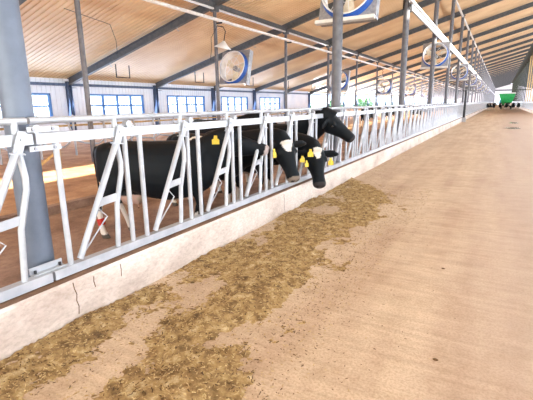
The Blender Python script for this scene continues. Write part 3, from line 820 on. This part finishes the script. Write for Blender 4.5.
# distant cows: one stand-alone standing cow, copied
ct, _h = cow_mesh('cow', .92, V((1.95,0,1.25)), V((2.33,0,.95)), V((.6,0,.8)), voxel=.04, blaze=(.2,.15,.07), muzzle=(.2,.16,.14),
    patches=[(.1,0,.2,.4,.4,.3,WHT),(1.4,0,.15,.2,.3,.26,WHT),(.8,.3,1.1,.25,.25,.3,WHT),(.2,-.3,1.1,.2,.2,.2,WHT)])
far = [(-2.15,90.5,math.radians(78)),(-1.1,91.6,math.radians(92)),(-.1,92.4,math.radians(84)),(1.1,92.0,math.radians(100)),(2.1,91.2,math.radians(88)),(3.0,90.6,math.radians(96)),(-1.8,94,math.radians(60)),(2.4,95,math.radians(130))]
barn = [(-9.0,32.0,1.3),(-8.2,36.5,2.0),(-9.4,40.0,1.1),(-7.6,43.0,.9),(-8.2,28.5,1.7)]
for i, (x, y, a) in enumerate(far+barn):
    o = ct if i == 0 else ct.copy()
    if i: COL.objects.link(o)
    if i < len(far):
        o.location = (x,y,0)
        tag(o, 'tiny distant black cow standing across the end of the feed alley', 'cow', 'cows at the far end of the alley')
    else:
        o.location = (x,y,-.02)
        tag(o, 'small distant black cow standing among the stalls behind the barrier', 'cow', 'cows among the stalls')
    o.rotation_euler = (0,0,a)

# ------------------------------------------------------------------ feed wagon
e = empty('feed_wagon', (1.0, 100, 0))
mb = MB(); rings = []
for (z, hx, hy) in ((.95,.75,1.9),(1.5,1.0,2.2),(2.4,1.28,2.5),(3.15,1.42,2.6)):
    rings.append([V((x*hx, y*hy, z)) for x, y in ((-1,-1),(1,-1),(1,1),(-1,1))])
mb.loft(rings, 0, False).build('hopper', M['green'], e)
MB().box((-1.45,-2.63,3.1),(1.45,2.63,3.25)).build('rim', M['white'], e)
MB().box((-.8,-2.2,.7),(.8,2.6,.95)).build('chassis', M['dark'], e)
MB().bar((0,2.4,.8),(0,4.2,.7), .15, .12).build('drawbar', M['dark'], e)
for s_ in (-1,1):
    MB().tube([(s_*.72,.2,.45),(s_*1.05,.2,.45)], .46, 20).build('wheel', M['black'], e)
MB().box((-1.3,-2.75,1.2),(-.95,-2.5,1.9)).build('discharge_door', M['teal'], e)
tag(e, 'green feed mixer wagon far down the alley behind the cows', 'wagon')
# puddles
M['water'] = mat('puddle_water_lightened', (190,184,176), .03, rgb2=(180,172,164), scale=3)  # water base lightened to stand in for a bright reflection
for (x, y, sx, sy, l) in ((.75,29,.45,.8,'shiny wet puddle on the alley ahead of the cows'), (1.0,36,.3,.9,'small shiny puddle on the alley behind the larger one')):
    mb = MB(); n = 26
    ring = [V((x+sx*math.cos(2*PI*k/n)*(1+.2*math.sin(5*k)), y+sy*math.sin(2*PI*k/n), .006)) for k in range(n)]
    mb.loft([[v+V((0,0,-.008)) for v in ring], ring], 0, False)
    tag(mb.build('puddle', M['water']), l, 'puddle')

# ------------------------------------------------------------------ outside past the open bays
def shrub(x, y, r, label):
    e = empty('shrub', (x,y,-.5)); mb = MB(); rd = random.Random(int(x*7+y*3))
    for _ in range(420):
        t = rd.uniform(0,2*PI); h = rd.uniform(.3,1); rr = r*(.5+.5*rd.random())*math.sin(min(h,.95)*PI*.9+.15)
        c = V((rr*math.cos(t), rr*math.sin(t), h*2.6*r)); a = V((rd.uniform(-1,1),rd.uniform(-1,1),rd.uniform(-1,1))).normalized()*.22; b = a.orthogonal().normalized()*.12; n_ = a.cross(b).normalized()*.012
        mb.add([c-a, c+b, c+a, c-b, c-a+n_, c+b+n_, c+a+n_, c-b+n_], [(3,2,1,0),(4,5,6,7),(0,1,5,4),(1,2,6,5),(2,3,7,6),(3,0,4,7)])
    mb.build('foliage', M['leaf'], e)
    MB().tube([(0,0,0),(.03,0,r*1.2),(0,.04,r*2.1)], [.09,.06,.02], 8).build('trunk', M['bark'], e)
    tag(e, label, 'shrub', 'shrubs outside the open bays')
for i, (x, y, r) in enumerate(((-27,62,.8),(-26,70,1.0),(-28,79,1.0),(-27,90,1.2),(-29,104,1.3))):
    shrub(x, y, r, 'green shrub outside the open bays past the last window, %s from the left' % ['first','second','third','fourth','fifth'][i])
for j, k in enumerate(range(KW, 16)):
    e = empty('teal_rail', (XW-.1, Y0+S*k, 0)); mb = MB()
    for z in (1.05, 1.35, 1.65): mb.tube([(0,.15,z),(0,S-.15,z)], .035, 6)
    mb.build('bars', M['teal'], e); mb = MB()
    for y in (.15, 1.7, 3.25, 4.8, S-.15): mb.tube([(0,y,.9),(0,y,1.75)], .03, 6)
    mb.build('uprights', M['teal'], e)
    tag(e, 'teal railing closing an open bay beyond the windowed wall', 'railing', 'teal railings in the open bays')

# ------------------------------------------------------------------ light
w = bpy.data.worlds.new('World'); sc.world = w; w.use_nodes = True
bg = w.node_tree.nodes['Background']; bg.inputs[0].default_value = (.80,.90,1.0,1); bg.inputs[1].default_value = 3.0
def area(name, loc, tgt, sx, sy, power, col):
    l = bpy.data.lights.new(name, 'AREA'); l.shape = 'RECTANGLE'; l.size = sx; l.size_y = sy; l.energy = power; l.color = col
    o = bpy.data.objects.new(name, l); COL.objects.link(o); o.location = loc
    d = (V(tgt)-V(loc)).normalized()
    # local X along world Y
    z = -d; x = V((0,1,0)) if abs(d.y) < .9 else V((1,0,0)); x = (x-z*x.dot(z)).normalized(); y = z.cross(x)
    o.rotation_euler = Matrix((x,y,z)).transposed().to_euler(); return o
# daylight through ridge, windows and open bays; right and rear lamps are added fill
area('ridge_daylight', (XRIDGE,30,zr(XRIDGE)+.6), (XRIDGE-.3,30,0), 64, 1.0, 5000, (.97,.98,1))
area('window_daylight', (XW+.05,24,1.7), (0,24,-3), 46, 1.3, 2200, (.55,.72,1))
area('open_bays_daylight', (XW+.05,140,1.9), (4,140,7.5), 180, 1.6, 60000, (.86,.90,1))
area('right_side_fill', (XRW-.1,45,1.6), (-10,45,5.5), 110, 2.0, 22000, (.88,.92,1))  # added fill aimed up at the left roof
area('right_far_fill', (XRW-.1,165,1.6), (-5,165,6.5), 130, 2.0, 50000, (.82,.86,1))  # added fill to brighten the distant ceiling
area('rear_fill', (-1,YA+.1,2.4), (-2,8,1.4), 18, 4.6, 1650, (1,.94,.84))  # added warm fill from behind the camera for kerb and floor
sun = bpy.data.lights.new('sun', 'SUN'); sun.energy = 34; sun.angle = .01; sun.color = (1,.93,.8)
so = bpy.data.objects.new('sun', sun); COL.objects.link(so)
dx, dz = -(XRIDGE+.22+9.25), -(zr(XRIDGE)+.1)
so.rotation_euler = V((dx,0,dz)).to_track_quat('-Z','Y').to_euler()

# ------------------------------------------------------------------ camera
cam = bpy.data.cameras.new('camera'); co = bpy.data.objects.new('camera', cam); COL.objects.link(co)
cam.sensor_width = 36; cam.lens = F_PX*36/533; cam.clip_start = .05; cam.clip_end = 1000
f = V((-math.sin(YAW)*math.cos(PITCH), math.cos(YAW)*math.cos(PITCH), -math.sin(PITCH)))
r = V((math.cos(YAW), math.sin(YAW), 0)); u = r.cross(f)
c_, s_ = math.cos(ROLL), math.sin(ROLL)
r2 = r*c_+u*s_; u2 = -r*s_+u*c_
co.matrix_world = Matrix.Translation((0,0,CAMH)) @ Matrix((r2,u2,-f)).transposed().to_4x4()
sc.camera = co
sc.view_settings.view_transform = 'Standard'; sc.view_settings.look = 'None'; sc.view_settings.gamma = 1; sc.view_settings.exposure = 0.0
